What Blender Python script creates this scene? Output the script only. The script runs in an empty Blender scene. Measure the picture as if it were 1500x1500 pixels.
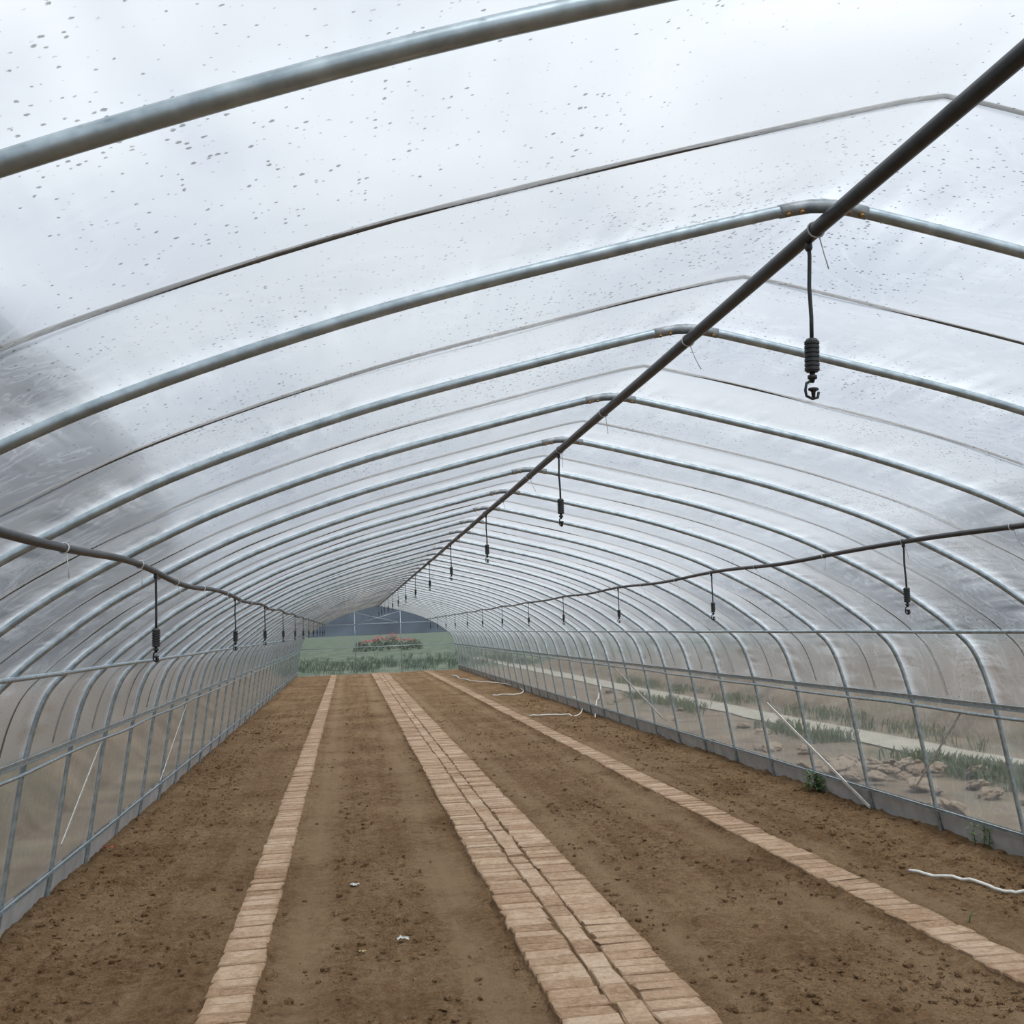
import bpy, math, random
from mathutils import Vector, Matrix, noise
random.seed(7)
S = bpy.context.scene
COL = S.collection
try:
    S.view_settings.view_transform = 'Standard'
    S.view_settings.look = 'None'
except Exception: pass

# ------------------------------------------------------------------ camera
CAM = Vector((-1.096, 0.0, 1.6)); F = 1662.0
d = Vector((-240, -175, -F)).normalized()
th = math.radians(2.4)
r = Vector((math.cos(th), math.sin(th), 0))
up = r.cross(d).normalized()
xr = d.cross(up).normalized()
M = Matrix((xr, d, up))
cd = bpy.data.cameras.new('camera'); cam = bpy.data.objects.new('camera', cd); COL.objects.link(cam)
cd.sensor_width = 36; cd.lens = 36 * F / 1500; cd.clip_start = 0.05; cd.clip_end = 2000
cam.matrix_world = Matrix.Translation(CAM) @ M.to_4x4()
S.camera = cam
def ground_at(px, py, z=0.0):
    w = M @ Vector((px - 750, 750 - py, -F))
    t = (z - CAM.z) / w.z
    return CAM + w * t

# ------------------------------------------------------------------ node helpers
def mat(name):
    m = bpy.data.materials.new(name); m.use_nodes = True
    m.node_tree.nodes.clear()
    return m, m.node_tree
def N(nt, t, **kw):
    n = nt.nodes.new(t)
    for k, v in kw.items():
        if k in n.inputs.keys(): n.inputs[k].default_value = v
        else: setattr(n, k, v)
    return n
def L(nt, a, b): nt.links.new(a, b)
def ramp(nt, src, stops):
    n = nt.nodes.new('ShaderNodeValToRGB')
    e = n.color_ramp.elements
    while len(e) < len(stops): e.new(0.5)
    for el, (p, c) in zip(e, stops):
        el.position = p; el.color = (*c, 1) if len(c) == 3 else c
    L(nt, src, n.inputs[0]); return n.outputs[0]
def mth(nt, op, a, b=None, clamp=False):
    n = nt.nodes.new('ShaderNodeMath'); n.operation = op; n.use_clamp = clamp
    for i, v in enumerate((a, b)):
        if v is None: continue
        if isinstance(v, (int, float)): n.inputs[i].default_value = v
        else: L(nt, v, n.inputs[i])
    return n.outputs[0]
def noise_tex(nt, vec, scale, detail=4, rough=0.55, dist=0.0):
    n = N(nt, 'ShaderNodeTexNoise', Scale=scale, Detail=detail, Roughness=rough, Distortion=dist)
    if vec is not None: L(nt, vec, n.inputs['Vector'])
    return n.outputs['Fac']
def mapping(nt, vec, sc):
    n = nt.nodes.new('ShaderNodeMapping'); n.inputs['Scale'].default_value = sc
    L(nt, vec, n.inputs['Vector']); return n.outputs[0]
def out(nt, sh):
    o = nt.nodes.new('ShaderNodeOutputMaterial'); L(nt, sh, o.inputs['Surface'])
def mixc(nt, fac, a, b):
    mx = nt.nodes.new('ShaderNodeMix'); mx.data_type = 'RGBA'
    for i, v in ((0, fac), (6, a), (7, b)):
        if isinstance(v, (int, float)): mx.inputs[i].default_value = v
        elif isinstance(v, tuple): mx.inputs[i].default_value = (*v, 1)
        else: L(nt, v, mx.inputs[i])
    return mx.outputs[2]
def simple(name, c1, c2, scale=20, rough=0.7, metal=0.0, bump=0.0, bscale=60, spec=0.3):
    m, nt = mat(name)
    tc = nt.nodes.new('ShaderNodeTexCoord').outputs['Object']
    f = noise_tex(nt, tc, scale, 3)
    c = ramp(nt, f, [(0.3, c1), (0.7, c2)])
    b = N(nt, 'ShaderNodeBsdfPrincipled', Roughness=rough, Metallic=metal)
    b.inputs['Specular IOR Level'].default_value = spec
    L(nt, c, b.inputs['Base Color'])
    if bump:
        bn = N(nt, 'ShaderNodeBump', Strength=bump, Distance=0.01)
        L(nt, noise_tex(nt, tc, bscale), bn.inputs['Height']); L(nt, bn.outputs[0], b.inputs['Normal'])
    out(nt, b.outputs[0]); return m

RS = 1.067; RY0 = 1.307; NR = 40
YEND = RY0 + RS * (NR - 1)
PATHS = [(-1.65, 0.115), (0.0, 0.315), (1.75, 0.12)]

def film_mat(name, base, var, speck=True, blur=0.0, tint=(0.93, 0.95, 0.97), scat=(0.76, 0.825, 0.885), ribk=0.4, crease=0.0, ior=1.020, folds=0.0):
    m, nt = mat(name)
    tc = nt.nodes.new('ShaderNodeTexCoord').outputs['Object']
    st = noise_tex(nt, mapping(nt, tc, (1.0, 1.5, 1.0)), 0.9, 4, 0.6, 0.8)  # milky streaks, with the wrinkle highlights painted into the film's whiteness
    f = mth(nt, 'ADD', base, mth(nt, 'MULTIPLY', mth(nt, 'SUBTRACT', st, 0.5), var))
    if ribk:
        sep = nt.nodes.new('ShaderNodeSeparateXYZ'); L(nt, tc, sep.inputs[0])
        # damp film whitens along each pipe; the pipe's bright halo is painted in too
        ph = mth(nt, 'DIVIDE', mth(nt, 'SUBTRACT', sep.outputs['Y'], RY0), RS)
        fr = mth(nt, 'ABSOLUTE', mth(nt, 'SUBTRACT', mth(nt, 'FRACT', mth(nt, 'ADD', ph, 20.5)), 0.5))
        near = mth(nt, 'SUBTRACT', 1.0, mth(nt, 'MULTIPLY', fr, 9.0), clamp=True)
        near = mth(nt, 'POWER', near, 1.3)
        f = mth(nt, 'ADD', f, mth(nt, 'MULTIPLY', near, ribk), clamp=True)
        if folds:
            # tension folds running away from the pipes
            fo = noise_tex(nt, mapping(nt, tc, (15.0, 1.3, 15.0)), 1.0, 3, 0.55, 0.5)
            n2 = mth(nt, 'SUBTRACT', 1.0, mth(nt, 'MULTIPLY', fr, 2.6), clamp=True)
            f = mth(nt, 'ADD', f, mth(nt, 'MULTIPLY', mth(nt, 'MULTIPLY', mth(nt, 'SUBTRACT', fo, 0.46), folds), n2), clamp=True)
    if crease:
        # creases and wiped streaks
        cr = noise_tex(nt, mapping(nt, tc, (2.6, 4.0, 2.6)), 1.0, 4, 0.62, 2.0)
        cr = mth(nt, 'SUBTRACT', 1.0, mth(nt, 'MULTIPLY', mth(nt, 'ABSOLUTE', mth(nt, 'SUBTRACT', cr, 0.5)), 36.0), clamp=True)
        f = mth(nt, 'ADD', f, mth(nt, 'MULTIPLY', cr, crease), clamp=True)
    tr = N(nt, 'ShaderNodeBsdfTransparent', Color=(*tint, 1))
    see = tr.outputs[0]
    if blur:
        rf = N(nt, 'ShaderNodeBsdfRefraction', Color=(*tint, 1), Roughness=1.0, IOR=ior)
        mb = N(nt, 'ShaderNodeMixShader', Fac=blur); L(nt, see, mb.inputs[1]); L(nt, rf.outputs[0], mb.inputs[2]); see = mb.outputs[0]
    tl = N(nt, 'ShaderNodeBsdfTranslucent', Color=(*scat, 1))
    df = N(nt, 'ShaderNodeBsdfDiffuse', Color=(0.70, 0.77, 0.84, 1))
    m1 = N(nt, 'ShaderNodeMixShader', Fac=0.15); L(nt, tl.outputs[0], m1.inputs[1]); L(nt, df.outputs[0], m1.inputs[2])
    m2 = nt.nodes.new('ShaderNodeMixShader'); L(nt, f, m2.inputs[0]); L(nt, see, m2.inputs[1]); L(nt, m1.outputs[0], m2.inputs[2])
    gl = N(nt, 'ShaderNodeBsdfGlossy', Color=(0.9, 0.93, 0.96, 1), Roughness=0.22)
    lw = N(nt, 'ShaderNodeLayerWeight', Blend=0.25)
    m3 = nt.nodes.new('ShaderNodeMixShader'); L(nt, mth(nt, 'MULTIPLY', lw.outputs['Fresnel'], 0.14), m3.inputs[0])
    L(nt, m2.outputs[0], m3.inputs[1]); L(nt, gl.outputs[0], m3.inputs[2])
    sh = m3.outputs[0]
    if speck:
        vt = N(nt, 'ShaderNodeTexVoronoi', Scale=98.0); L(nt, mapping(nt, tc, (1.0, 1.1, 1.0)), vt.inputs['Vector'])
        sz = mth(nt, 'MULTIPLY', mth(nt, 'SUBTRACT', noise_tex(nt, tc, 1.8, 3), 0.13), 1.3)
        rnd = nt.nodes.new('ShaderNodeSeparateColor'); L(nt, vt.outputs['Color'], rnd.inputs[0])
        sz = mth(nt, 'MULTIPLY', sz, mth(nt, 'POWER', rnd.outputs[0], 3.2))
        wob = mth(nt, 'ADD', vt.outputs['Distance'], mth(nt, 'MULTIPLY', mth(nt, 'SUBTRACT', noise_tex(nt, tc, 230, 3, 0.7), 0.42), 0.7))
        mk = mth(nt, 'MULTIPLY', mth(nt, 'SUBTRACT', sz, wob), 7.0, clamp=True)
        mk = mth(nt, 'MULTIPLY', mk, 0.6)
        dk = N(nt, 'ShaderNodeBsdfDiffuse', Color=(0.16, 0.15, 0.14, 1))
        m4 = nt.nodes.new('ShaderNodeMixShader'); L(nt, mk, m4.inputs[0]); L(nt, sh, m4.inputs[1]); L(nt, dk.outputs[0], m4.inputs[2])
        sh = m4.outputs[0]
    out(nt, sh); return m

FILM = film_mat('roof_film', 0.22, 0.36, blur=0.9, crease=0.14, folds=1.2)
CLEAR = film_mat('side_film', 0.075, 0.17, speck=False, blur=0.28, ribk=0.08, tint=(0.86, 0.875, 0.865), crease=0.10, ior=1.006, folds=0.3)
SKIRT = simple('skirt_plastic', (0.40, 0.41, 0.41), (0.58, 0.59, 0.59), 6, 0.5)
STEEL = simple('galvanised_steel', (0.26, 0.32, 0.355), (0.45, 0.53, 0.575), 25, 0.33, 0.65, spec=0.6)
STEEL2 = simple('joint_steel', (0.22, 0.25, 0.27), (0.40, 0.42, 0.43), 30, 0.42, 0.6)
BRASS = simple('bolt_rust', (0.20, 0.12, 0.05), (0.32, 0.21, 0.10), 60, 0.5, 0.5)
WHITE = simple('white_plastic', (0.66, 0.66, 0.62), (0.8, 0.8, 0.76), 20, 0.5)
GREYB = simple('pale_brace', (0.42, 0.43, 0.41), (0.55, 0.55, 0.53), 20, 0.5)
BLACK = simple('black_pipe', (0.012, 0.013, 0.015), (0.03, 0.032, 0.035), 20, 0.42, 0, spec=0.5)
RIDGE = simple('weathered_pipe', (0.12, 0.125, 0.125), (0.22, 0.22, 0.22), 18, 0.45, 0.5)
STRAP = simple('strap', (0.10, 0.096, 0.085), (0.16, 0.15, 0.135), 40, 0.8)
TIE = simple('tie_plastic', (0.45, 0.46, 0.46), (0.6, 0.6, 0.6), 40, 0.5)
LEAF = simple('leaf', (0.05, 0.10, 0.03), (0.11, 0.19, 0.06), 8, 0.6)
PINK = simple('red_petal', (0.36, 0.06, 0.085), (0.45, 0.11, 0.13), 3, 0.7)
STONE = simple('stone', (0.21, 0.16, 0.118), (0.34, 0.275, 0.21), 8, 0.9, bump=0.6, bscale=25)
RED = simple('red_print', (0.45, 0.05, 0.04), (0.6, 0.12, 0.1), 20, 0.5)

def soil_mat(name, clod=False):
    m, nt = mat(name)
    tc = nt.nodes.new('ShaderNodeTexCoord').outputs['Object']
    a = noise_tex(nt, tc, 0.9, 4, 0.6); b = noise_tex(nt, tc, 12, 7, 0.82); c = noise_tex(nt, tc, 60, 4, 0.8)
    tk = noise_tex(nt, mapping(nt, tc, (7.0, 0.35, 1.0)), 1.0, 3, 0.6, 0.4)      # faint rake and wheel tracks along the beds
    s = mth(nt, 'ADD', mth(nt, 'MULTIPLY', a, 0.30), mth(nt, 'ADD', mth(nt, 'MULTIPLY', b, 0.45), mth(nt, 'MULTIPLY', c, 0.37)))
    s = mth(nt, 'ADD', s, mth(nt, 'MULTIPLY', mth(nt, 'SUBTRACT', tk, 0.3), 0.18))
    col = ramp(nt, s, [(0.44, (0.118, 0.064, 0.030)), (0.57, (0.282, 0.170, 0.086)), (0.69, (0.445, 0.302, 0.172))])
    # dusty trodden strips beside the bricks
    sep = nt.nodes.new('ShaderNodeSeparateXYZ'); L(nt, tc, sep.inputs[0])
    if not clod:
        k = None
        for (cx, hw) in ((-1.36, .17), (-0.52, .19), (0.47, .14), (1.45, .14), (1.99, .12)):
            q = mth(nt, 'SUBTRACT', 1.0, mth(nt, 'DIVIDE', mth(nt, 'ABSOLUTE', mth(nt, 'SUBTRACT', sep.outputs['X'], cx)), hw), clamp=True)
            k = q if k is None else mth(nt, 'MAXIMUM', k, q)
        k = mth(nt, 'MULTIPLY', k, mth(nt, 'MULTIPLY', mth(nt, 'SUBTRACT', mth(nt, 'ADD', a, mth(nt, 'MULTIPLY', b, .4)), 0.46), 4.0, clamp=True), clamp=True)
        col = mixc(nt, mth(nt, 'MULTIPLY', k, 0.8), col, (0.44, 0.30, 0.175))
    p = N(nt, 'ShaderNodeBsdfPrincipled', Roughness=0.95); p.inputs['Specular IOR Level'].default_value = 0.1
    L(nt, col, p.inputs['Base Color'])
    b1 = N(nt, 'ShaderNodeBump', Strength=1.0, Distance=0.07)
    L(nt, mth(nt, 'ADD', b, mth(nt, 'MULTIPLY', c, 0.5)), b1.inputs['Height']); L(nt, b1.outputs[0], p.inputs['Normal'])
    out(nt, p.outputs[0]); return m
SOIL = soil_mat('soil'); CLOD = soil_mat('clod_soil', True)
def brick_mat():
    m, nt = mat('old_brick')
    tc = nt.nodes.new('ShaderNodeTexCoord').outputs['Object']
    at = nt.nodes.new('ShaderNodeAttribute'); at.attribute_name = 'tone'
    ad = nt.nodes.new('ShaderNodeAttribute'); ad.attribute_name = 'edge'
    n = noise_tex(nt, tc, 28, 5, 0.78); n2 = noise_tex(nt, tc, 3.0, 4, 0.65)
    s = mth(nt, 'ADD', mth(nt, 'MULTIPLY', at.outputs['Fac'], 0.18), mth(nt, 'ADD', mth(nt, 'MULTIPLY', n, 0.60), mth(nt, 'MULTIPLY', n2, 0.30)))
    col = ramp(nt, s, [(0.37, (0.23, 0.142, 0.083)), (0.49, (0.382, 0.258, 0.168)), (0.61, (0.490, 0.358, 0.248)), (0.77, (0.58, 0.462, 0.352))])
    # loose soil trodden over the bricks and spilling over the path edges
    dn = noise_tex(nt, tc, 9, 5, 0.75)
    d1 = mth(nt, 'MULTIPLY', mth(nt, 'SUBTRACT', dn, 0.52), 8.0, clamp=True)
    sep = nt.nodes.new('ShaderNodeSeparateXYZ'); L(nt, tc, sep.inputs[0])
    k = None
    for (cx, hw) in PATHS:
        dd = mth(nt, 'ABSOLUTE', mth(nt, 'SUBTRACT', mth(nt, 'ABSOLUTE', mth(nt, 'SUBTRACT', sep.outputs['X'], cx)), hw))
        q = mth(nt, 'SUBTRACT', 1.0, mth(nt, 'DIVIDE', dd, 0.07), clamp=True)
        k = q if k is None else mth(nt, 'MAXIMUM', k, q)
    d2 = mth(nt, 'MULTIPLY', mth(nt, 'SUBTRACT', mth(nt, 'ADD', dn, mth(nt, 'MULTIPLY', k, 0.30)), 0.60), 7.0, clamp=True)
    dirt = mth(nt, 'MAXIMUM', mth(nt, 'MULTIPLY', mth(nt, 'MAXIMUM', d1, d2), 0.52), mth(nt, 'MULTIPLY', ad.outputs['Fac'], 0.40))
    col = mixc(nt, dirt, col, (0.285, 0.184, 0.104))
    p = N(nt, 'ShaderNodeBsdfPrincipled', Roughness=0.9); p.inputs['Specular IOR Level'].default_value = 0.15
    L(nt, col, p.inputs['Base Color'])
    b1 = N(nt, 'ShaderNodeBump', Strength=0.9, Distance=0.02); L(nt, n, b1.inputs['Height']); L(nt, b1.outputs[0], p.inputs['Normal'])
    out(nt, p.outputs[0]); return m
BRICK = brick_mat()
def outside_mat():
    m, nt = mat('outside_ground')
    tc = nt.nodes.new('ShaderNodeTexCoord').outputs['Object']
    sep = nt.nodes.new('ShaderNodeSeparateXYZ'); L(nt, tc, sep.inputs[0])
    n = noise_tex(nt, tc, 1.2, 5, 0.65)
    brown = ramp(nt, n, [(0.3, (0.09, 0.067, 0.047)), (0.7, (0.22, 0.172, 0.122))])
    green = ramp(nt, noise_tex(nt, mapping(nt, tc, (1, .35, 1)), 0.8, 6, 0.75), [(0.38, (0.034, 0.060, 0.036)), (0.50, (0.080, 0.112, 0.068)), (0.62, (0.16, 0.175, 0.125))])
    k = mth(nt, 'MULTIPLY', mth(nt, 'SUBTRACT', sep.outputs['Y'], 44.5), 0.7, clamp=True)
    g2 = mth(nt, 'MULTIPLY', mth(nt, 'SUBTRACT', noise_tex(nt, tc, 0.25, 5, 0.7), 0.5), 5.0, clamp=True)
    k = mth(nt, 'MAXIMUM', k, mth(nt, 'MULTIPLY', g2, 0.45))
    p = N(nt, 'ShaderNodeBsdfPrincipled', Roughness=0.95)
    L(nt, mixc(nt, k, brown, green), p.inputs['Base Color']); out(nt, p.outputs[0]); return m
OUTG = outside_mat()
PATHC = simple('pale_concrete', (0.28, 0.265, 0.222), (0.38, 0.36, 0.305), 3, 0.9)
HILL = simple('hill', (0.018, 0.028, 0.044), (0.052, 0.070, 0.098), 0.10, 0.95)

# ------------------------------------------------------------------ mesh helpers
class MB:
    def __init__(s): s.v = []; s.f = []
    def add(s, v, f):
        o = len(s.v); s.v += [tuple(p) for p in v]; s.f += [tuple(i + o for i in q) for q in f]
    def tube(s, pts, rad, n=10, closed=False, caps=True):
        pts = [Vector(p) for p in pts]; k = len(pts)
        rads = rad if isinstance(rad, (list, tuple)) else [rad] * k
        vs = []; nrm = None
        for i in range(k):
            if closed: t = (pts[(i + 1) % k] - pts[i - 1]).normalized()
            else: t = (pts[min(i + 1, k - 1)] - pts[max(i - 1, 0)]).normalized()
            if nrm is None:
                a = Vector((0, 0, 1)) if abs(t.z) < 0.9 else Vector((1, 0, 0))
                nrm = (a - t * a.dot(t)).normalized()
            else:
                nrm = (nrm - t * nrm.dot(t)).normalized()
            b = t.cross(nrm)
            for j in range(n):
                an = 2 * math.pi * j / n
                vs.append(pts[i] + (nrm * math.cos(an) + b * math.sin(an)) * rads[i])
        fs = []
        for i in range(k if closed else k - 1):
            i2 = (i + 1) % k
            for j in range(n):
                j2 = (j + 1) % n
                fs.append((i * n + j, i * n + j2, i2 * n + j2, i2 * n + j))
        if caps and not closed:
            fs.append(tuple(range(n - 1, -1, -1))); fs.append(tuple((k - 1) * n + j for j in range(n)))
        s.add(vs, fs)
    def lathe(s, prof, n=16, c=(0, 0, 0)):   # prof: (radius, z)
        c = Vector(c); vs = []; fs = []
        for (rr, z) in prof:
            for j in range(n):
                a = 2 * math.pi * j / n; vs.append(c + Vector((rr * math.cos(a), rr * math.sin(a), z)))
        for i in range(len(prof) - 1):
            for j in range(n):
                j2 = (j + 1) % n; fs.append((i * n + j, i * n + j2, (i + 1) * n + j2, (i + 1) * n + j))
        s.add(vs, fs)
    def box(s, c, h, ax=None):
        c = Vector(c); ax = ax or (Vector((1, 0, 0)), Vector((0, 1, 0)), Vector((0, 0, 1)))
        vs = [c + ax[0] * h[0] * a + ax[1] * h[1] * b + ax[2] * h[2] * e for a in (-1, 1) for b in (-1, 1) for e in (-1, 1)]
        s.add(vs, [(0, 1, 3, 2), (4, 6, 7, 5), (0, 4, 5, 1), (2, 3, 7, 6), (0, 2, 6, 4), (1, 5, 7, 3)])
    def bar(s, a, b, w, t, nrm):   # flat bar from a to b, width w, thickness t along nrm
        a = Vector(a); b = Vector(b); y = (b - a).normalized(); n = Vector(nrm); n = (n - y * n.dot(y)).normalized(); x = y.cross(n)
        s.box((a + b) / 2, (w / 2, (b - a).length / 2, t / 2), (x, y, n))
    def mesh(s, name, m, smooth=True):
        me = bpy.data.meshes.new(name); me.from_pydata(s.v, [], s.f); me.materials.append(m)
        if smooth: me.polygons.foreach_set('use_smooth', [True] * len(me.polygons))
        me.update(); return me
    def obj(s, name, m, parent=None, smooth=True, loc=None):
        return link(name, s.mesh(name, m, smooth), parent, loc)
def link(name, me, parent=None, loc=None):
    o = bpy.data.objects.new(name, me); COL.objects.link(o)
    if parent: o.parent = parent
    if loc is not None: o.location = loc
    return o
def empty(name, loc): 
    o = bpy.data.objects.new(name, None); COL.objects.link(o); o.location = loc; o.empty_display_size = 0.1; return o
def tag(o, label=None, cat=None, group=None, kind=None):
    if label: o['label'] = label
    if cat: o['category'] = cat
    if group: o['group'] = group
    if kind: o['kind'] = kind
    return o
def copy_tree(o, parent=None):
    c = o.copy(); COL.objects.link(c)
    if parent: c.parent = parent
    for ch in list(KIDS.get(o.name, [])): copy_tree(ch, c)
    return c
KIDS = {}
def reg(o):
    KIDS[o.name] = [x for x in bpy.data.objects if x.parent == o]
    for x in KIDS[o.name]: reg(x)
ORD = ['nearest', 'second', 'third', 'fourth', 'fifth', 'sixth', 'seventh', 'eighth', 'ninth', 'tenth', 'eleventh', 'twelfth']

# ------------------------------------------------------------------ profile
CP = [(0, 2.523), (0.12, 2.501), (0.5, 2.410), (1.0, 2.28), (1.47, 2.125), (1.8, 1.985), (2.2, 1.775), (2.5, 1.565), (2.63, 1.455),
      (2.735, 1.345), (2.800, 1.21), (2.846, 1.05), (2.888, 0.86), (2.955, 0.43), (3.02, 0.0)]
def crom(P, n=5):
    P = [Vector(p) for p in P]; res = []
    Q = [P[0] * 2 - P[1]] + P + [P[-1] * 2 - P[-2]]
    for i in range(1, len(Q) - 2):
        for k in range(n):
            t = k / n; a, b, c, e = Q[i - 1], Q[i], Q[i + 1], Q[i + 2]
            res.append(0.5 * ((2 * b) + (c - a) * t + (2 * a - 5 * b + 4 * c - e) * t * t + (3 * b - a - 3 * c + e) * t ** 3))
    res.append(P[-1]); return res
PROF = crom(CP, 5)
def arch_h(u):
    u = abs(u)
    for a, b in zip(PROF, PROF[1:]):
        if a.x <= u <= b.x and b.x > a.x: return a.y + (b.y - a.y) * (u - a.x) / (b.x - a.x)
    return 0
def arch_u(h):
    for a, b in zip(PROF, PROF[1:]):
        if a.y >= h >= b.y: return a.x + (b.x - a.x) * (a.y - h) / (a.y - b.y)
    return 3.02
PN = []
for i, p in enumerate(PROF):
    t = (PROF[min(i + 1, len(PROF) - 1)] - PROF[max(i - 1, 0)]).normalized()
    PN.append(Vector((-t.y, t.x)) if i else Vector((0, 1)))

# ------------------------------------------------------------------ floor
def soil_h(x, y):
    h = 0.022 * noise.noise((x * 1.1, y * 0.8, 3)) + 0.018 * noise.noise((x * 4, y * 4, 9)) 
    q = noise.noise((x * 11, y * 11, 1)); h += 0.024 * q * abs(q) * 2.2
    q = noise.noise((x * 27, y * 27, 5)); h += 0.013 * q
    for (cx, hw) in ((-1.36, 0.14), (-0.52, 0.15)):
        k = max(0, 1 - abs(x - cx) / hw)
        h = h * (1 - 0.7 * k) - 0.010 * k
    if abs(x) > 2.6: h += 0.05 * (abs(x) - 2.6) * (1 + noise.noise((x * 5, y * 5, 2)))
    for (cx, hw) in PATHS:
        e = abs(x - cx) - hw
        if e < 0: h = 0.020 + 0.15 * h
        elif e < 0.08: h = min(h, 0.026)
    return h
ys = [-2.5, -1, 0.5, 2, 3, 3.7, 4.2]; y = 4.3; st = 0.03
while y < YEND + 0.3:
    ys.append(y); y += st
    if y > 9: st *= 1.016
NX = 210
xs = [-3.07 + 6.14 * i / NX for i in range(NX + 1)]
b = MB(); n = len(xs)
b.v = [(x, y, soil_h(x, y)) for y in ys for x in xs]
b.f = [(j * n + i, j * n + i + 1, (j + 1) * n + i + 1, (j + 1) * n + i) for j in range(len(ys) - 1) for i in range(n - 1)]
fl = b.obj('floor', SOIL); tag(fl, 'bare brown raked soil floor inside the tunnel', 'soil', kind='structure')

# clods
import bmesh
bm = bmesh.new(); bmesh.ops.create_icosphere(bm, subdivisions=1, radius=1); bm.verts.index_update()
ICO_V = [v.co.copy() for v in bm.verts]; ICO_F = [tuple(v.index for v in f.verts) for f in bm.faces]
bm.free()
b = MB(); cnt = 0
while cnt < 19000:
    y = 4.3 + 20 * random.random() ** 1.8; x = random.uniform(-3.0, 3.0)
    dens = max(0.07, min(1, 0.36 + 1.8 * noise.noise((x * 1.7, y * 1.3, 44)) + .7 * noise.noise((x * 5, y * 5, 4))))
    if abs(x) > 2.2: dens = max(dens, .6)
    if any(abs(x - c) < w + 0.015 for c, w in PATHS) or random.random() > dens: continue
    if any(abs(x - c) < .13 for c in (-1.36, -.52)) and random.random() < .8: continue
    rr = 0.0035 + 0.017 * random.random() ** 7 + (0.005 * random.random() if abs(x) > 2.3 else 0)
    z = soil_h(x, y); sx, sy, sz = [rr * random.uniform(0.6, 1.5) for _ in range(3)]; sz *= 0.75; a = random.random() * 6.28
    vs = []
    for v in ICO_V:
        k = random.uniform(0.7, 1.25); p = Vector((v.x * sx * k, v.y * sy * k, v.z * sz * k))
        vs.append((x + p.x * math.cos(a) - p.y * math.sin(a), y + p.x * math.sin(a) + p.y * math.cos(a), z + sz * 0.3 + p.z))
    b.add(vs, ICO_F); cnt += 1
o = b.obj('soil_clods', CLOD, smooth=False); tag(o, 'loose crumbs and clods of dry brown soil strewn over the beds', 'soil clods', kind='stuff')

# brick paths
def brick_path(name, cols, label):
    b = MB(); tones = []; edges = []
    for (cx, lx, ly, pitch) in cols:
        y = 1.5 + random.random() * 0.1
        while y < YEND - 0.1:
            hx = lx / 2 * random.uniform(0.97, 1.015); hy = ly / 2 * random.uniform(0.97, 1.015)
            z = 0.031 + random.uniform(-0.004, 0.004); x0 = cx + random.uniform(-0.004, 0.004) + 0.008 * noise.noise((0, y * 0.4, 0)); a = random.uniform(-0.02, 0.02)
            tl = random.uniform(-0.02, 0.02); tl2 = random.uniform(-0.05, 0.05)
            chip = [random.random() < .3 for _ in range(4)]
            vs = []
            for li, (kx, ky, zz) in enumerate(((hx, hy, -0.03), (hx, hy, z - 0.006), (hx - 0.005, hy - 0.005, z))):
                for qi, (p, q) in enumerate(((-1, -1), (1, -1), (1, 1), (-1, 1))):
                    ch = random.uniform(.004, .016) if chip[qi] and li else 0
                    X = p * (kx + random.uniform(-.005, .002) - ch); Y = q * (ky + random.uniform(-.003, .002) - ch * .6)
                    vs.append((x0 + X * math.cos(a) - Y * math.sin(a), y + X * math.sin(a) + Y * math.cos(a), zz + (X * tl + Y * tl2 if zz > 0 else 0)))
            fs = []
            for l in range(2):
                for k in range(4): fs.append((l * 4 + k, l * 4 + (k + 1) % 4, l * 4 + 4 + (k + 1) % 4, l * 4 + 4 + k))
            fs.append((8, 9, 10, 11))
            b.add(vs, fs); tones += [random.random()] * 9; edges += [1.0] * 8 + [0.0]
            y += pitch * random.uniform(0.99, 1.01)
    me = b.mesh(name, BRICK, False)
    at = me.attributes.new('tone', 'FLOAT', 'FACE'); at.data.foreach_set('value', tones)
    at = me.attributes.new('edge', 'FLOAT', 'FACE'); at.data.foreach_set('value', edges)
    o = link(name, me); tag(o, label, 'path'); return o
BP = 0.120
brick_path('brick_path', [(-1.65, 0.225, 0.113, BP)], 'narrow one-brick path of weathered bricks between the left wall and the wide path')
brick_path('brick_path', [(-0.188, 0.244, 0.113, BP), (0.0, 0.124, 0.234, BP * 2), (0.188, 0.244, 0.113, BP)], 'wide three-column path of pale weathered bricks down the middle of the tunnel')
brick_path('brick_path', [(1.75, 0.235, 0.113, BP)], 'narrow one-brick path of weathered bricks nearest the right wall')

# ------------------------------------------------------------------ film
SAG = 0.024; FO = 0.0165; RR = 0.0142
def sheet(name, prof_fn, y0, y1, dy, m, side=0, sag=SAG, wr=0.014):
    k = int(round((y1 - y0) / dy))
    b = MB(); npt = None
    half = [(p, nn) for p, nn in zip(PROF, PN) if prof_fn(p.y)]
    for j in range(k + 1):
        y = y0 + (y1 - y0) * j / k
        fr = ((y - RY0) / RS) % 1.0
        dip = math.sin(math.pi * fr) ** 2
        def P(s):
            line = []
            for (p, nn) in half:
                o = FO - sag * dip + wr * dip * noise.noise((s * p.x * 2.2, y * 5, p.y * 2.2)) * min(1, p.x / .3)
                line.append((s * (p.x + nn.x * o), y, p.y + nn.y * o))
            return line
        if side == 0: pts = list(reversed(P(-1))) + P(1)[1:]
        else: pts = P(side)
        npt = len(pts); b.v += pts
    # faces look inwards
    if side >= 0: b.f = [((j + 1) * npt + i, (j + 1) * npt + i + 1, j * npt + i + 1, j * npt + i) for j in range(k) for i in range(npt - 1)]
    else: b.f = [(j * npt + i, j * npt + i + 1, (j + 1) * npt + i + 1, (j + 1) * npt + i) for j in range(k) for i in range(npt - 1)]
    return b.obj(name, m)
Y0 = RY0 - 3 * RS; DY = RS / 8
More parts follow.
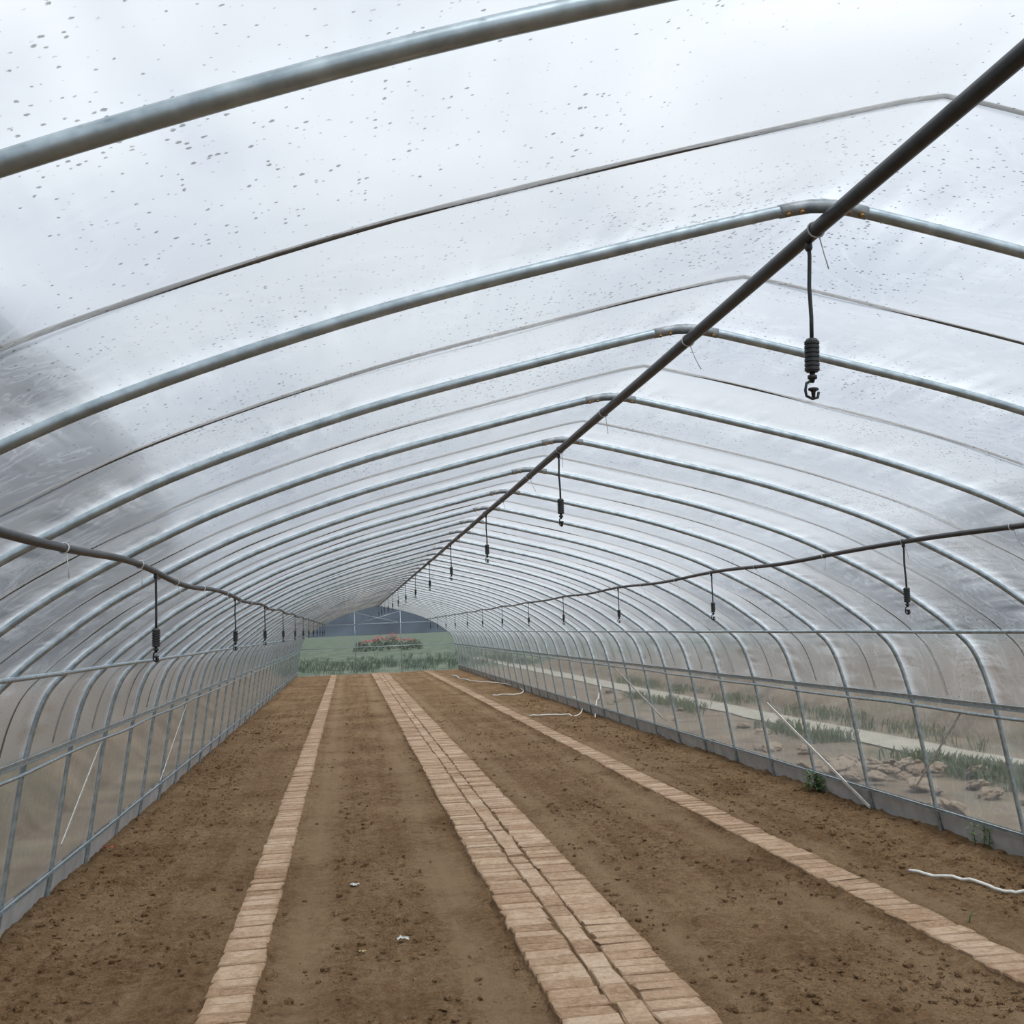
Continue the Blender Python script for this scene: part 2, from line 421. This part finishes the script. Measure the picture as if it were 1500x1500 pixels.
tag(sheet('ceiling', lambda h: h > 0.93, Y0, YEND, DY, FILM), 'milky translucent plastic film stretched over the arch ribs', 'plastic film', kind='structure')
for sgn, sn in ((-1, 'left'), (1, 'right')):
    tag(sheet('wall_' + sn, lambda h: 0.15 < h <= 1.0, Y0, YEND, DY, CLEAR, sgn, 0.01, 0.02), 'clearer plastic film of the lower %s side wall' % sn, 'plastic film', kind='structure')
    b = MB(); pts = [(2.972, 0.19), (2.985, 0.09), (3.0, 0.03), (3.015, -0.06)]
    k = 160; m_ = len(pts)
    for j in range(k + 1):
        y = Y0 + (YEND - Y0) * j / k
        for (u, h) in pts: b.v.append((sgn * (u + 0.03 + 0.012 * noise.noise((y * 3, h * 9, sgn))), y, h))
    b.f = [(j * m_ + i, j * m_ + i + 1, (j + 1) * m_ + i + 1, (j + 1) * m_ + i) for j in range(k) for i in range(m_ - 1)]
    tag(b.obj('baseboard_' + sn, SKIRT), 'pale grey plastic skirt dug into the soil along the %s wall' % sn, 'skirt', kind='structure')

# ------------------------------------------------------------------ ribs
half = [(p.x, 0, p.y) for p in PROF] + [(3.03, 0, -0.06)]
def half_mesh(s):
    b = MB(); b.tube([(s * u, 0, h) for u, _, h in half], RR, 12); return b.mesh('hoop_pipe', STEEL)
HM = [half_mesh(-1), half_mesh(1)]
b = MB()
cpts = [(u, 0, arch_h(u) - (.004 if u == 0 else 0)) for u in (-.105, -.07, -.03, .0, .03, .07, .105)]
b.tube(cpts, 0.0158, 14)
JM = b.mesh('ridge_joint', STEEL2)
b = MB(); b.lathe([(0, -0.006), (0.0045, -0.006), (0.0055, -0.004), (0.0055, 0.0), (0.008, 0.001), (0.008, 0.003), (0, 0.003)], 10)
BM_ = b.mesh('bolt', BRASS, False)
def make_rib(y, bolts):
    e = empty('arch_rib', (0, y, 0))
    for hm in HM: link('hoop_pipe', hm, e)
    j = link('ridge_joint', JM, e)
    if bolts:
        for u in (-0.088, -0.055, 0.055, 0.088):
            bo = link('bolt', BM_, j, (u, -0.0108, arch_h(u) - 0.0128)); bo.rotation_euler = (math.radians(-40), 0, 0)
    return e
G = 'arch ribs of the tunnel'
for i in range(NR):
    e = make_rib(RY0 + RS * i - (.036 if i == 0 else 0), i < 9)
    if i == 0: lb = 'nearest galvanized arch rib, thick pipe crossing the top left corner of the photo'
    elif i == 1: lb = 'second galvanized arch rib, its bolted ridge joint just above the largest hanging sprinkler'
    elif i < 12: lb = '%s galvanized arch rib counting back from the one overhead' % ORD[i]
    elif i == NR - 1: lb = 'farthest galvanized arch rib, framing the end gable'
    else: lb = 'distant galvanized arch rib beyond the twelfth, before the end gable'
    tag(e, lb, 'arch rib', G)

# straps over the film
SO = FO - SAG + 0.006
b = MB(); q = [p + n_ * SO for p, n_ in zip(PROF, PN) if p.y > 1.0]
pts = [(-p.x, 0, p.y) for p in reversed(q)] + [(p.x, 0, p.y) for p in q[1:]]
b.tube(pts, 0.0050, 6)
SM = b.mesh('film_strap', STRAP)
for i in range(NR - 1):
    o = link('film_strap', SM, None, (0, RY0 + RS * (i + 0.5) + random.uniform(-.02, .02), 0.0))
    lb = ('%s thin dark strap over the film, between two arch ribs' % ORD[i] + (' overhead' if i == 0 else ' counting back from the nearest')) if i < 8 else 'distant thin strap over the film, beyond the eighth strap'
    tag(o, lb, 'strap', 'straps holding down the film')

# ------------------------------------------------------------------ long pipes and rails
def run(name, u, h, rad, m, label, cat, jig=0.0, n=10):
    b = MB(); pts = []
    y = -1.6
    while y < YEND:
        pts.append((u + jig * noise.noise((y * .7, u, 1)), y, h + jig * noise.noise((y * .7, u, 7)))); y += RS / 2
    pts.append((u, YEND, h)); b.tube(pts, rad, n)
    return tag(b.obj(name, m), label, cat)
run('ridge_pipe', 0.013, 2.4925, 0.0090, RIDGE, 'grey steel ridge pipe clamped under the rib joints along the roof peak', 'pipe')
for s, sn in ((-1, 'left'), (1, 'right')):
    run('shoulder_pipe', s * (arch_u(1.455) - 0.024), 1.455 - 0.012, 0.0125, STEEL, 'galvanized pipe at shoulder height along the %s wall, above the film rail' % sn, 'pipe', 0.004)
    for hh, lab in ((0.972, 'galvanized film rail halfway up the %s wall'), (0.18, 'low galvanized film rail just above the skirt of the %s wall')):
        u = arch_u(hh) - 0.022
        b = MB(); k = 90; kz = 1 if hh > .5 else .55
        prof = [(-0.007, -0.017), (0.007, -0.017), (0.007, -0.011), (-0.002, -0.009), (-0.002, 0.009), (0.007, 0.011), (0.007, 0.017), (-0.007, 0.017)]
        for j in range(k + 1):
            y = -1.6 + (YEND + 1.6) * j / k
            for (a, c) in prof: b.v.append((s * (u - a), y, hh + c * kz + 0.004 * noise.noise((y * .8, s, hh))))
        b.f = [(j * 8 + i, j * 8 + (i + 1) % 8, (j + 1) * 8 + (i + 1) % 8, (j + 1) * 8 + i) for j in range(k) for i in range(8)]
        tag(b.obj('film_rail', STEEL, smooth=False), lab % sn, 'rail')
    run('film_roller', s * (arch_u(0.915) - 0.032), 0.912, 0.011, STEEL, 'galvanized film roller pipe hanging just under the film rail of the %s wall' % sn, 'pipe', 0.012, 8)

# irrigation pipes
def pipe_path(u, base, sag, ph, jit):
    pts = []; y = -1.0
    while y < YEND - 0.5:
        f = ((y - ph) / 3.18) % 1.0
        h = base - sag * math.sin(math.pi * f) ** 2 + jit * noise.noise((y * .8, u, 3))
        pts.append((u + jit * noise.noise((y * .8, u, 8)), y, h)); y += 0.2
    return pts
def irrigation(u, base, sag, rad, label, ph, jit):
    e = empty('irrigation_pipe', (u, 0, base)); tag(e, label, 'water pipe')
    P = pipe_path(u, base, sag, ph, jit); b = MB(); b.tube([(p[0] - u, p[1], p[2] - base) for p in P], rad, 12); b.obj('hose', BLACK, e)
    for i in range(14):
        y = RY0 + RS * i + 0.05
        p = min(P, key=lambda q: abs(q[1] - y))
        b = MB(); c = Vector((p[0] - u, p[1] - 0, p[2] - base))
        b.tube([c + Vector((math.cos(a) * (rad + .002), 0.004 * math.sin(a), math.sin(a) * (rad + .002) + .0)) for a in [2 * math.pi * k / 14 for k in range(14)]], 0.0022, 6, closed=True)
        sl = random.uniform(-.02, .03)
        b.tube([c + Vector((0.008, 0, -rad - .002)), c + Vector((0.014 + sl * .4, 0, -rad - .04)), c + Vector((0.02 + sl, 0, -rad - .075))], 0.0014, 5)
        b.obj('cable_tie', TIE, e)
    return P
P_C = irrigation(-0.008, 2.473, 0.003, 0.0175, 'thick black irrigation hose tied along the roof ridge', 2.47, .003)
P_L = irrigation(-1.90, 1.892, 0.025, 0.0130, 'black irrigation hose sagging below the ribs on the left side', 4.5, .012)
P_R = irrigation(1.80, 1.950, 0.018, 0.0130, 'black irrigation hose sagging below the ribs on the right side', 5.6, .008)

# hanging sprinklers
def make_sprinkler():
    e = empty('hanging_sprinkler', (0, 0, 0))
    b = MB(); b.tube([(0, 0, 0.0), (0.002, 0, -0.03), (0.001, 0.002, -0.10), (0.004, 0, -0.17), (0.004, 0, -0.222)], 0.0048, 8)
    b.lathe([(0, .006), (.008, .004), (.009, -.012), (.006, -.018), (0, -.018)], 10)
    b.obj('drop_hose', BLACK, e)
    b = MB(); pr = [(0, -.218), (.012, -.218), (.0145, -.222)]
    z = -.224
    for k in range(7):
        pr += [(.0165, z), (.0165, z - .006), (.0135, z - .007), (.0135, z - .009)]; z -= .0098
    pr += [(.009, z), (0, z)]
    b.lathe(pr, 16, (0.004, 0, 0)); b.obj('weight', BLACK, e, smooth=False)
    b = MB(); z0 = -.290
    b.lathe([(0, z0), (.006, z0), (.006, z0 - .008), (.0105, z0 - .010), (.0105, z0 - .017), (.006, z0 - .019), (.004, z0 - .026), (0, z0 - .026)], 12, (0.004, 0, 0))
    b.tube([(0.004, 0, z0 - .02), (-.010, 0, z0 - .028), (-.0125, 0, z0 - .044), (-.010, 0, z0 - .056), (.004, 0, z0 - .062), (.016, 0, z0 - .058), (.0185, 0, z0 - .046)], .0034, 8)
    b.lathe([(0, z0 - .036), (.011, z0 - .038), (.012, z0 - .042), (.005, z0 - .046), (.0035, z0 - .062), (0, z0 - .062)], 12, (0.006, 0, 0))
    b.obj('spray_head', BLACK, e)
    return e
proto = make_sprinkler(); bpy.context.view_layer.update(); reg(proto); used = False
def hang(P, rad, y0, n, where, grp):
    global used
    for k in range(n):
        y = y0 + 3.16 * k + random.uniform(-.06, .06) * (k > 0)
        if y > YEND - 1: break
        o = proto if not used else copy_tree(proto); used = True
        p = min(P, key=lambda q: abs(q[1] - y))
        o.location = (p[0], y if where == 'ridge hose' else p[1], p[2] - rad); first = k == 0 and 'ridge' in where
        o.rotation_euler = (0, .055 if first else 0.02, 0 if first else random.uniform(-.9, .9))
        if first: o.scale = (1.04, 1.04, 1.05)
        if k == 0: lb = 'nearest black sprinkler hanging from the %s' % where
        elif k < 7: lb = '%s black sprinkler from the camera, hanging from the %s' % (ORD[k], where)
        else: lb = 'distant small black sprinkler hanging from the %s, beyond the seventh' % where
        tag(o, lb, 'sprinkler', grp)
hang(P_C, 0.016, 2.445, 13, 'ridge hose', 'sprinklers along the ridge hose')
hang(P_L, 0.011, 5.1, 12, 'left hose', 'sprinklers along the left hose')
hang(P_R, 0.011, 5.65, 12, 'right hose', 'sprinklers along the right hose')

# diagonal braces on side walls
def wallpt(s, y, h, off=-0.03): return (s * (arch_u(h) + off), y, h)
def brace(s, ya, ha, yb, hb, w, label, m=None):
    b = MB(); k = 6; pts = [wallpt(s, ya + (yb - ya) * i / k, ha + (hb - ha) * i / k) for i in range(k + 1)]
    for a, c in zip(pts, pts[1:]): b.bar(a, c, w, 0.006, (s, 0, 0.15))
    tag(b.obj('diagonal_brace', m or WHITE, smooth=False), label, 'brace')
brace(1, 10.6, 0.74, 8.75, 0.03, 0.03, 'white diagonal brace leaning across the right wall beside the rubble heap')
brace(1, 17.0, 0.93, 14.6, 0.3, 0.025, 'small distant white diagonal brace on the right wall', GREYB)
brace(1, 7.0, 0.92, 7.9, 0.3, 0.012, 'thin pale brace on the right wall near the right edge of the photo', GREYB)
brace(-1, 8.55, 0.9, 7.75, 0.32, 0.024, 'nearest pale grey diagonal brace on the left wall', GREYB)
brace(-1, 12.9, 0.9, 11.7, 0.22, 0.016, 'faint narrow diagonal brace farther along the left wall', GREYB)

# ------------------------------------------------------------------ end gable
b = MB(); ring = [(-p.x - n_.x * .018, YEND + 0.03, p.y + n_.y * .018) for p, n_ in zip(PROF[::-1], PN[::-1])] + [(p.x + n_.x * .018, YEND + 0.03, p.y + n_.y * .018) for p, n_ in list(zip(PROF, PN))[1:]]
b.v = ring + [(0, YEND + 0.03, 0.9)]; c = len(ring)
b.f = [(i, i + 1, c) for i in range(c - 1)] + [(c - 1, 0, c)]
tag(b.obj('wall_back', film_mat('end_film', 0.06, 0.12, speck=False, ribk=0, tint=(.84, .88, .88), blur=.15, ior=1.006), smooth=False), 'clear plastic film closing the far end of the tunnel', 'plastic film', kind='structure')
e = empty('end_gable_frame', (0, YEND, 0)); tag(e, 'galvanized door frame and braces at the far end of the tunnel', 'gable frame')
for u in (-0.85, 0.85):
    b = MB(); b.tube([(u, -0.05, -.05), (u, -0.05, arch_h(u) - .02)], 0.011, 8); b.obj('post', STEEL, e)
for hh in (1.0, 1.85):
    b = MB(); w = arch_u(hh) - .02; b.tube([(-w, -0.07, hh), (w, -0.07, hh)], 0.011, 8); b.obj('crossbar', STEEL, e)
for (a, c) in (((-0.85, 1.85), (0.85, 2.28)), ((0.85, 1.85), (-0.85, 2.28))):
    b = MB(); b.tube([(a[0], -.09, a[1]), (c[0], -.09, c[1])], 0.009, 8); b.obj('brace', STEEL, e)

# ------------------------------------------------------------------ white hoses on the soil
def hose(pix, rad, label):
    P = [ground_at(*p) for p in pix]; P = crom([(p.x, p.y, 0) for p in P], 6)
    b = MB(); b.tube([(p.x, p.y, soil_h(p.x, p.y) + rad * 1.1 + 0.006) for p in P], rad, 8)
    tag(b.obj('drip_hose', WHITE), label, 'hose')
hose([(1332, 1279), (1375, 1287), (1415, 1293), (1450, 1301), (1475, 1309), (1520, 1314)], 0.0095, 'short white hose lying on the soil beside the right brick path')
hose([(660, 989), (690, 998), (735, 1003), (765, 1012), (758, 1019), (722, 1020)], 0.014, 'white hose lying on the soil near the far end of the right wall')
hose([(775, 1049), (815, 1048), (848, 1048), (853, 1036), (838, 1024)], 0.012, 'curled white hose lying on the soil midway along the right wall')
hose([(872, 1053), (874, 1035), (882, 1010)], 0.011, 'white hose end leaning by the right wall')

# litter
def scrap(px, py, rr, m, label):
    p = ground_at(px, py); b = MB(); n = 7
    vs = []; z = soil_h(p.x, p.y) + 0.012
    for i in range(n):
        for j in range(n):
            u = (i / (n - 1) - .5) * 2; v = (j / (n - 1) - .5) * 2
            k = 0.8 + 0.35 * noise.noise((u * 2, v * 2, px))
            vs.append((p.x + u * rr * k, p.y + v * rr * .75 * k, z + abs(0.7 * rr * noise.noise((u * 1.8, v * 1.8, py * .1)))))
    fs = [(i * n + j, i * n + j + 1, (i + 1) * n + j + 1, (i + 1) * n + j) for i in range(n - 1) for j in range(n - 1)]
    b.add(vs, fs); tag(b.obj('plastic_scrap', m, smooth=False), label, 'litter')
scrap(520, 1301, 0.035, TIE, 'pale scrap of plastic between the left path and the wide path, farther one')
scrap(590, 1381, 0.038, TIE, 'crumpled pale plastic scrap nearest the wide brick path')
scrap(531, 1396, 0.022, simple('straw', (0.4, 0.3, 0.15), (0.5, 0.4, 0.22), 20, 0.8), 'small straw-coloured scrap on the soil left of the crumpled plastic')
scrap(158, 1243, 0.05, RED, 'small red wrapper on the soil by the left wall')

# weeds inside
def weed(px, py, hgt, nl, label, spread=0.0, ns=1):
    p = ground_at(px, py); z = soil_h(p.x, p.y)
    e = empty('weed', (p.x, p.y, z)); tag(e, label, 'weed')
    bs = MB(); b = MB()
    for k in range(ns):
        ox = random.uniform(-spread, spread) * .5; oy = random.uniform(-spread, spread); hg = hgt * random.uniform(.7, 1.1); ln_ = random.uniform(-.04, .04)
        bs.tube([(ox, oy, -.02), (ox + ln_ * .4, oy, hg * .5), (ox + ln_, oy + 0.01, hg)], [0.004, 0.003, 0.0015], 6)
        for i in range(nl):
            a = i * 2.4 + k; f = .15 + .85 * i / nl; hz = hg * f; ln = hg * random.uniform(.3, .5); dv = Vector((math.cos(a), math.sin(a), 0)); sd = Vector((-dv.y, dv.x, 0)); o = Vector((ox + ln_ * f, oy, hz))
            b.add([o, o + dv * ln * .4 + sd * ln * .22 + Vector((0, 0, ln * .3)), o + dv * ln + Vector((0, 0, ln * .1)), o + dv * ln * .4 - sd * ln * .22 + Vector((0, 0, ln * .3))], [(0, 1, 2, 3)])
    bs.obj('stem', LEAF, e); b.obj('leaves', LEAF, e, smooth=False)
weed(1192, 1163, 0.17, 14, 'clump of leafy green weeds at the foot of the right wall beside the white brace', .14, 6)
weed(1050, 1108, 0.15, 10, 'dark green weed clump at the foot of the right wall, farther back', .08, 3)
weed(1418, 1352, 0.05, 10, 'tiny green seedling on the soil beside the right brick path')
weed(1440, 1247, 0.15, 9, 'spindly green weed by the right skirt below the short white hose', .05, 3)
weed(945, 1068, 0.12, 9, 'small far green weed at the foot of the right wall', .08, 3)
weed(228, 1165, 0.12, 9, 'small green weed at the foot of the left wall', .06, 3)

# ------------------------------------------------------------------ outside
b = MB(); b.v = [(-300, -60, -.055), (300, -60, -.055), (300, 500, -.055), (-300, 500, -.055)]; b.f = [(0, 1, 2, 3)]
tag(b.obj('outside_ground', OUTG), 'brown earth and green field outside the tunnel', 'ground', kind='structure')
b = MB(); k = 60
for j in range(k + 1):
    y = -5 + 65 * j / k
    for u in (5.2, 5.85): b.v.append((u + .12 * noise.noise((y * .5, u, 0)), y, -.035))
b.f = [(2 * j, 2 * j + 1, 2 * j + 3, 2 * j + 2) for j in range(k)]
tag(b.obj('outside_path', PATHC), 'dull pale path outside the right wall', 'path', kind='structure')
for (cx, hh, w) in ((7.2, 0.3, 0.7), (9.4, 0.4, 0.8), (12.0, 0.6, 1.0), (16.0, .9, 1.4), (-4.8, 0.7, .9), (-7.0, 1.2, 1.2)):
    b = MB(); k = 90; mrow = 9
    for j in range(k + 1):
        y = -2 + 62 * j / k
        for i in range(mrow):
            t = -1 + 2 * i / (mrow - 1)
            b.v.append((cx + w * t, y, -.06 + hh * max(0, math.cos(t * 1.57)) * (0.85 + .5 * noise.noise((cx + t, y * .8, 3)))))
    b.f = [(j * mrow + i, j * mrow + i + 1, (j + 1) * mrow + i + 1, (j + 1) * mrow + i) for j in range(k) for i in range(mrow - 1)]
    tag(b.obj('earth_bank', OUTG), 'low bank of earth outside running along the tunnel', 'earth bank', kind='structure')
# rubble
SMs = []
for q in range(4):
    bm = bmesh.new(); bmesh.ops.create_icosphere(bm, subdivisions=3, radius=1)
    for v in bm.verts:
        c = v.co.copy(); v.co = Vector((c.x * 1.2, c.y, c.z * .5)) * (1 + 0.45 * noise.noise(c * 1.3 + Vector((q * 9, 0, 0))) + .24 * noise.noise(c * 3.5))
    me = bpy.data.meshes.new('rubble_stone'); bm.to_mesh(me); bm.free(); me.materials.append(STONE); me.polygons.foreach_set('use_smooth', [False] * len(me.polygons)); SMs.append(me)
for i in range(60):
    if i < 50: x = 4.22 + random.gauss(0, .26); y = 10.6 + random.gauss(0, 1.3); rr = random.uniform(.05, .11)
    else: x = random.uniform(4.0, 4.8); y = random.uniform(13, 26); rr = random.uniform(.05, .10)
    x = max(3.6, x)
    zz = max(0, .08 - .07 * abs(y - 10.6)) if i < 28 else 0
    o = link('rubble_stone', SMs[i % 4], None, (x, y, rr * .3 - .05 + zz)); o.scale = (rr,) * 3; o.rotation_euler = (random.uniform(-.4, .4), random.uniform(-.4, .4), random.random() * 6)
    tag(o, 'brown rubble stone lying outside the right wall', 'stone', 'rubble stones outside the right wall')
# grass
def grass(name, spots, n, hgt, label, m=LEAF):
    b = MB()
    for _ in range(n):
        (x0, x1, y0, y1) = random.choice(spots); x = random.uniform(x0, x1); y = random.uniform(y0, y1)
        if noise.noise((x * .9, y * .5, 20)) < -.05: continue
        for _k in range(5):
            a = random.random() * 6.28; h = hgt * random.uniform(.4, 1.2); w = .006; dx = math.cos(a) * h * .6; dy = math.sin(a) * h * .6; px = x + random.uniform(-.1, .1); py = y + random.uniform(-.1, .1)
            b.add([(px - w * math.sin(a), py + w * math.cos(a), -.06), (px + w * math.sin(a), py - w * math.cos(a), -.06), (px + dx * .5 + w * .7 * math.sin(a), py + dy * .5 - w * .7 * math.cos(a), h * .6), (px + dx, py + dy, h)], [(0, 1, 2, 3)])
    tag(b.obj(name, m, smooth=False), label, 'grass', kind='stuff')
grass('grass', [(4.7, 5.2, 6, 24), (5.9, 6.6, 6, 30), (4.7, 5.2, 8, 14)], 1700, .11, 'green weeds growing along the dull path outside the right wall', simple('weed_leaf', (0.075, 0.105, 0.045), (0.14, 0.17, 0.085), 3, .7))
grass('field_grass', [(-14, 14, 46, 70), (-8, 8, 45, 58)], 2400, .2, 'green field plants beyond the far end', simple('field_leaf', (0.042, 0.070, 0.040), (0.09, 0.125, 0.072), .5, 0.7))
# far flower hedge
def leafbox(n, hx, hy, z0, z1, sz, nz):
    b = MB()
    for _ in range(n):
        x = random.uniform(-hx, hx); t = random.random(); top = z1 * (1 + .5 * noise.noise((x * 1.1, nz, 0))) * (1 - .5 * (abs(x) / hx) ** 3)
        c = Vector((x, random.uniform(-hy, hy), z0 + (top - z0) * t))
        u = Vector((random.gauss(0, 1), random.gauss(0, 1), random.gauss(0, 1))).normalized(); v = u.orthogonal().normalized(); s = sz * random.uniform(.6, 1.3)
        b.add([c - u * s, c + v * s * .6, c + u * s, c - v * s * .6], [(0, 1, 2, 3)])
    return b
HEDGE = simple('hedge_leaf', (0.06, 0.088, 0.05), (0.095, 0.13, 0.08), 3, .7)
e = empty('flower_hedge', (2.0, 92, -.05)); tag(e, 'faint strip of red flowers in the field beyond the far end', 'flowers')
leafbox(500, 2.8, .6, 0.05, .85, .16, 1).obj('foliage', HEDGE, e, smooth=False)
leafbox(240, 2.1, .5, 0.8, 1.15, .09, 1).obj('blossom', PINK, e, smooth=False)
def hill(name, pts, depth, label):   # pts: x, y, crest height;  depth: outward vector
    pts = crom(pts, 6); b = MB(); dv = Vector(depth)
    for p in pts:
        h = p.z * (1 + .10 * noise.noise((p.x * .05, p.y * .05, 1)) + .05 * noise.noise((p.x * .2, p.y * .2, 1)))
        for t, hh in ((0, -.02), (.35, .55), (.7, .9), (1, 1), (1.6, .8)):
            q = Vector((p.x, p.y, 0)) + dv * t; b.v.append((q.x, q.y, h * hh - .06))
    k = len(pts)
    b.f = [(j * 5 + i, (j + 1) * 5 + i, (j + 1) * 5 + i + 1, j * 5 + i + 1) for j in range(k - 1) for i in range(4)]
    tag(b.obj(name, HILL), label, 'hills', kind='structure')
hill('hillside', [(-26, -40, 38), (-26, 20, 38), (-26, 60, 38), (-25, 100, 38), (-24, 140, 38), (-25, 190, 37), (-29, 250, 33), (-37, 330, 22)], (-14, 0, 0), 'dark hillside rising outside the left side of the tunnel')
hill('hillside', [(50, -40, 20), (48, 20, 19), (46, 60, 16), (47, 90, 14), (50, 130, 12), (58, 190, 9), (66, 260, 6)], (14, 0, 0), 'low dark hillside outside the right side of the tunnel')
hill('hills', [(-420, 400, 34), (-250, 410, 28), (-120, 420, 22), (-40, 420, 20), (30, 420, 18), (120, 410, 20), (250, 400, 24), (420, 380, 28)], (0, 50, 0), 'blue grey hills on the horizon beyond the far end')

# ------------------------------------------------------------------ world and sun
w = bpy.data.worlds.new('World'); S.world = w; w.use_nodes = True; nt = w.node_tree; nt.nodes.clear()
tc = nt.nodes.new('ShaderNodeTexCoord').outputs['Generated']
sep = nt.nodes.new('ShaderNodeSeparateXYZ'); L(nt, tc, sep.inputs[0])
g = ramp(nt, sep.outputs['Z'], [(0.0, (0.30, 0.34, 0.39)), (0.10, (0.41, 0.46, 0.52)), (0.28, (0.63, 0.685, 0.745)), (0.46, (0.86, 0.89, 0.92)), (0.8, (1.10, 1.10, 1.10))])
cn = noise_tex(nt, mapping(nt, tc, (1, 1, 2.0)), 2.8, 5, 0.6, 0.6)
cl = ramp(nt, cn, [(0.36, (0.72, 0.755, 0.82)), (0.5, (0.93, 0.94, 0.955)), (0.64, (1.17, 1.15, 1.125))])
mx = nt.nodes.new('ShaderNodeMix'); mx.data_type = 'RGBA'; mx.blend_type = 'MULTIPLY'; mx.inputs[0].default_value = 1.0
L(nt, g, mx.inputs[6]); L(nt, cl, mx.inputs[7])
bg = N(nt, 'ShaderNodeBackground', Strength=1.24); L(nt, mx.outputs[2], bg.inputs[0])
ow = nt.nodes.new('ShaderNodeOutputWorld'); L(nt, bg.outputs[0], ow.inputs[0])
sl = bpy.data.lights.new('sun', 'SUN'); sl.energy = 1.9; sl.angle = math.radians(40); sl.color = (1, 0.97, 0.93)
so = bpy.data.objects.new('sun', sl); COL.objects.link(so); so.rotation_euler = (math.radians(25), math.radians(18), 0); so.location = (0, 0, 20)
